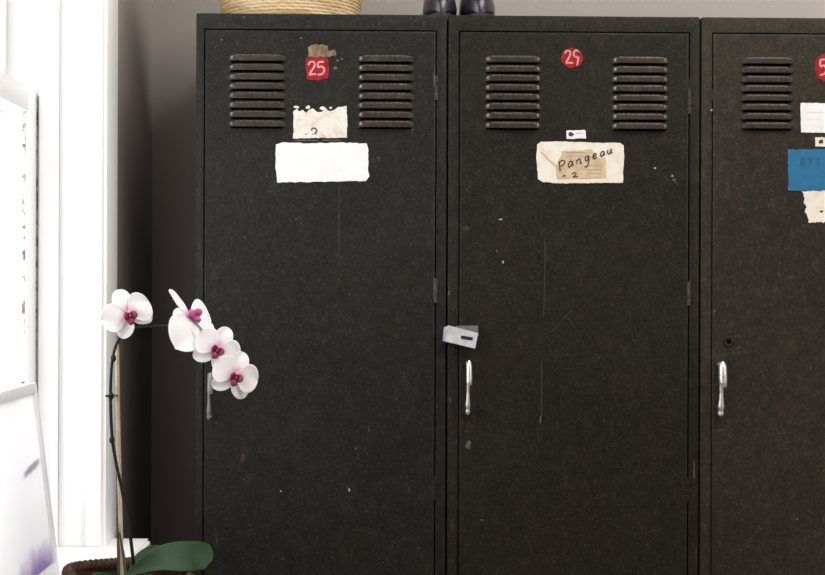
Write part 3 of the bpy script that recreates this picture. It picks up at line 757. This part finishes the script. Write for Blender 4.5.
# flowers
M_petal = bpy.data.materials.new('white_orchid_petal'); M_petal.use_nodes = True
def petal_mat(m):
    b = m.node_tree.nodes['Principled BSDF']; b.inputs['Roughness'].default_value = .55; b.inputs['Specular IOR Level'].default_value = .3
    tc = N(m, 'ShaderNodeTexCoord'); l = N(m, 'ShaderNodeVectorMath', operation='LENGTH'); L(m, tc.outputs['Object'], l.inputs[0])
    nn = noise_n(m, tc.outputs['Object'], 90, 3); a = N(m, 'ShaderNodeMath', operation='MULTIPLY_ADD'); L(m, nn, a.inputs[0]); a.inputs[1].default_value = .006; L(m, l.outputs['Value'], a.inputs[2])
    base(m, mix(m, ramp(m, a.outputs[0], .006, .0165, 1, 0), (.86, .845, .85), (.70, .32, .50)))
    tr = N(m, 'ShaderNodeBsdfTranslucent'); tr.inputs['Color'].default_value = (.85, .82, .84, 1)
    ms = N(m, 'ShaderNodeMixShader'); ms.inputs['Fac'].default_value = .22
    out = m.node_tree.nodes['Material Output']; L(m, b.outputs[0], ms.inputs[1]); L(m, tr.outputs[0], ms.inputs[2]); L(m, ms.outputs[0], out.inputs['Surface'])
petal_mat(M_petal)
M_lip = mat('magenta_lip', (.165, .005, .040), .5); M_column = mat('pink_column', (.62, .22, .42), .45); M_yel = mat('dark_throat', (.22, .03, .05), .5)
M_lipp = mat('pink_lip', (.38, .05, .20), .45)
def petal(name, parent, ang, ln, wd, z0, cup, curl, shape=1.0, start=.10):
    bm = bmesh.new(); NU, NV = 10, 8; ca, sa = math.cos(ang), math.sin(ang); rows = []
    for i in range(NU+1):
        t = i/NU; r_ = ln*(start+(1-start)*t)
        tc = .50 if name == 'petal' else .46; t = math.sin(t*PI/2)
        r_ = ln*(start+(1-start)*t)
        w = wd/2*(math.sqrt(max(.004, 1-((t-tc)/(1-tc))**2))**.9 if t > tc else .30+.70*math.sin(t/tc*PI/2))
        row = []
        for j in range(NV+1):
            s = -1+2*j/NV; a, b = r_, s*w
            z = z0+cup*(s*s)*w+curl*t*t*ln+.02*ln*math.sin(5*t+4*s)
            row.append(bm.verts.new((a*ca-b*sa, a*sa+b*ca, z)))
        rows.append(row)
    for a, b in zip(rows, rows[1:]):
        for j in range(NV): bm.faces.new((a[j], a[j+1], b[j+1], b[j]))
    o = link(name, bm, M_petal, parent, angle=80)
    s = o.modifiers.new('t', 'SOLIDIFY'); s.thickness = .0007; s.offset = 0
    s = o.modifiers.new('s', 'SUBSURF'); s.levels = 1; s.render_levels = 1
def flower(px, py, dy, nrm, roll, R, pets, seps, lipm=M_lip, stem_to=None):
    n = Vector(nrm).normalized(); up = Vector((0, 0, 1)); x = up.cross(n).normalized(); y = n.cross(x)
    M = Matrix((x, y, n)).transposed().to_4x4() @ Matrix.Rotation(math.radians(roll), 4, 'Z')
    c = O(px, py, dy)-OO
    bm = bmesh.new()   # receptacle, pedicel and pink column
    ellipsoid(bm, (0, 0, -.001), (.0042, .0042, .003), mat=1, u=10, v=8)
    ellipsoid(bm, (0, .0028, .0045), (.0028, .0030, .0044), mat=0, u=10, v=8)
    inv = (Matrix.Translation(c) @ M).inverted()
    if stem_to is not None:
        q = inv @ (O(*stem_to)-OO)
        tube(bm, catmull([Vector((0, 0, -.002)), Vector((0, -.002, -.010)), q], 5), .0012, 7, 2)
    f = link('flower', bm, [M_column, M_petal, M_stem], root)
    f.matrix_local = Matrix.Translation(c) @ M
    for (a, l, w, cup, curl) in seps: petal('sepal', f, math.radians(a), R*l, R*w, -.0012, cup, curl, .9, .06)
    for (a, l, w, cup, curl) in pets: petal('petal', f, math.radians(a), R*l, R*w, .0006, cup, curl, 1.15, .08)
    bm = bmesh.new(); Rx = Matrix.Rotation
    k = R/.0255
    for s in (-1, 1):
        ellipsoid(bm, (s*.0040*k, -.0012*k, .0062*k), (.0020*k, .0042*k, .0052*k), Rx(s*.5, 3, 'Y'), 0)
    ellipsoid(bm, (0, -.0060*k, .0050*k), (.0042*k, .0052*k, .0024*k), Rx(-.5, 3, 'X'), 0)
    ellipsoid(bm, (0, -.0085*k, .0045*k), (.0026*k, .0028*k, .0014*k), Rx(-.3, 3, 'X'), 0)
    ellipsoid(bm, (0, -.0020*k, .0058*k), (.0018*k, .0022*k, .0026*k), None, 1)
    tag(link('lip', bm, [lipm, M_yel], f), 'magenta lip at the centre of the flower')
R0 = 24/FPX*1.78
std_p = [(170, .98, 1.22, .10, -.06), (10, .98, 1.22, .10, -.06)]
std_s = [(90, 1.04, .80, .15, -.14), (226, 1.0, .74, .15, -.12), (314, 1.0, .74, .15, -.12)]
flower(128.5, 314.5, 0, (.40, -1, .06), 10, R0*1.04, [(182, 1.14, 1.2, .1, .02), (22, .98, 1.32, .1, -.05)], [(104, 1.08, .84, .15, -.1), (246, .98, .74, .15, -.1), (340, 1.0, .62, .1, -.05)], stem_to=(126, 331.5, .006))
flower(190.0, 315.5, .012, (.72, -.42, .50), 6, R0*1.10, [(219, 1.66, 1.62, .10, -.26), (345, 1.45, 1.7, .1, -.16)], [(112, 1.26, .50, .25, .06), (176, .9, .76, .15, -.10), (285, 1.25, 1.2, .15, -.14)], M_lipp, stem_to=(187, 338, .02))
flower(217, 349.5, -.002, (.30, -1, .10), -30, R0*1.02, std_p, std_s, stem_to=(203, 353, .02))
flower(235, 376, -.012, (.36, -1, .02), -22, R0*1.02, std_p, std_s, stem_to=(220, 370, .02))
# a low stand carries the basket
M_wood = paper('stand_wood', (.16, .085, .04), (.22, .12, .06), 20)
sroot = empty('plant_stand', (CX, YO, 0)); tag(sroot, 'small wooden stand under the woven basket of the orchid', 'stand')
bm = bmesh.new(); lathe(bm, [(.001, ZB-.024), (.098, ZB-.024), (.10, ZB-.02), (.10, ZB-.004), (.097, ZB-.0005), (.001, ZB-.0005)], 0, 0, 48); link('stand_top', bm, M_wood, sroot)
for k in range(3):
    a = PI/2+2*PI*k/3+.2; bm = bmesh.new()
    tube(bm, [Vector((.075*math.cos(a), .075*math.sin(a), ZB-.024)), Vector((.088*math.cos(a), .088*math.sin(a), 0))], [.013, .009], 12); link('leg', bm, M_wood, sroot)

# ------------------------------------------------------------------ camera
cd = bpy.data.cameras.new('camera'); cam = bpy.data.objects.new('camera', cd); COL.objects.link(cam)
cd.sensor_width = 36; cd.sensor_fit = 'HORIZONTAL'; cd.lens = FPX*36/825; cd.clip_start = .05
mm = Matrix((_R, _U, -_F)).transposed().to_4x4(); mm.translation = CAM; cam.matrix_world = mm
S.camera = cam
# ------------------------------------------------------------------ light: overcast daylight and a ceiling lamp
w = bpy.data.worlds.new('overcast_sky'); S.world = w; w.use_nodes = True
bg = w.node_tree.nodes['Background']; bg.inputs['Color'].default_value = (.97, .985, 1.0, 1); bg.inputs['Strength'].default_value = 5.0
def portal(name, loc, rot, sx, sy):
    l = bpy.data.lights.new(name, 'AREA'); l.shape = 'RECTANGLE'; l.size = sx; l.size_y = sy; l.cycles.is_portal = True
    o = bpy.data.objects.new(name, l); COL.objects.link(o); o.location = loc; o.rotation_euler = rot
portal('window_portal', (XO-.005, (WIN_L+Y_J)/2, (Z_S+WIN_T)/2), (0, -PI/2, 0), WIN_T-Z_S, Y_J-WIN_L)
portal('window_portal', (XR+.205, (RW[0]+RW[1])/2, (RW[2]+RW[3])/2), (0, PI/2, 0), RW[3]-RW[2], RW[1]-RW[0])
l = bpy.data.lights.new('ceiling_lamp', 'AREA'); l.shape = 'DISK'; l.size = 1.7; l.energy = 60; l.color = (1, .965, .92)
o = bpy.data.objects.new('ceiling_lamp', l); COL.objects.link(o); o.location = (1.0, -.95, ZC-.03)
vs = S.view_settings; vs.view_transform = 'Standard'; vs.look = 'None'; vs.gamma = 1.0; vs.exposure = -0.16; vs.use_curve_mapping = False
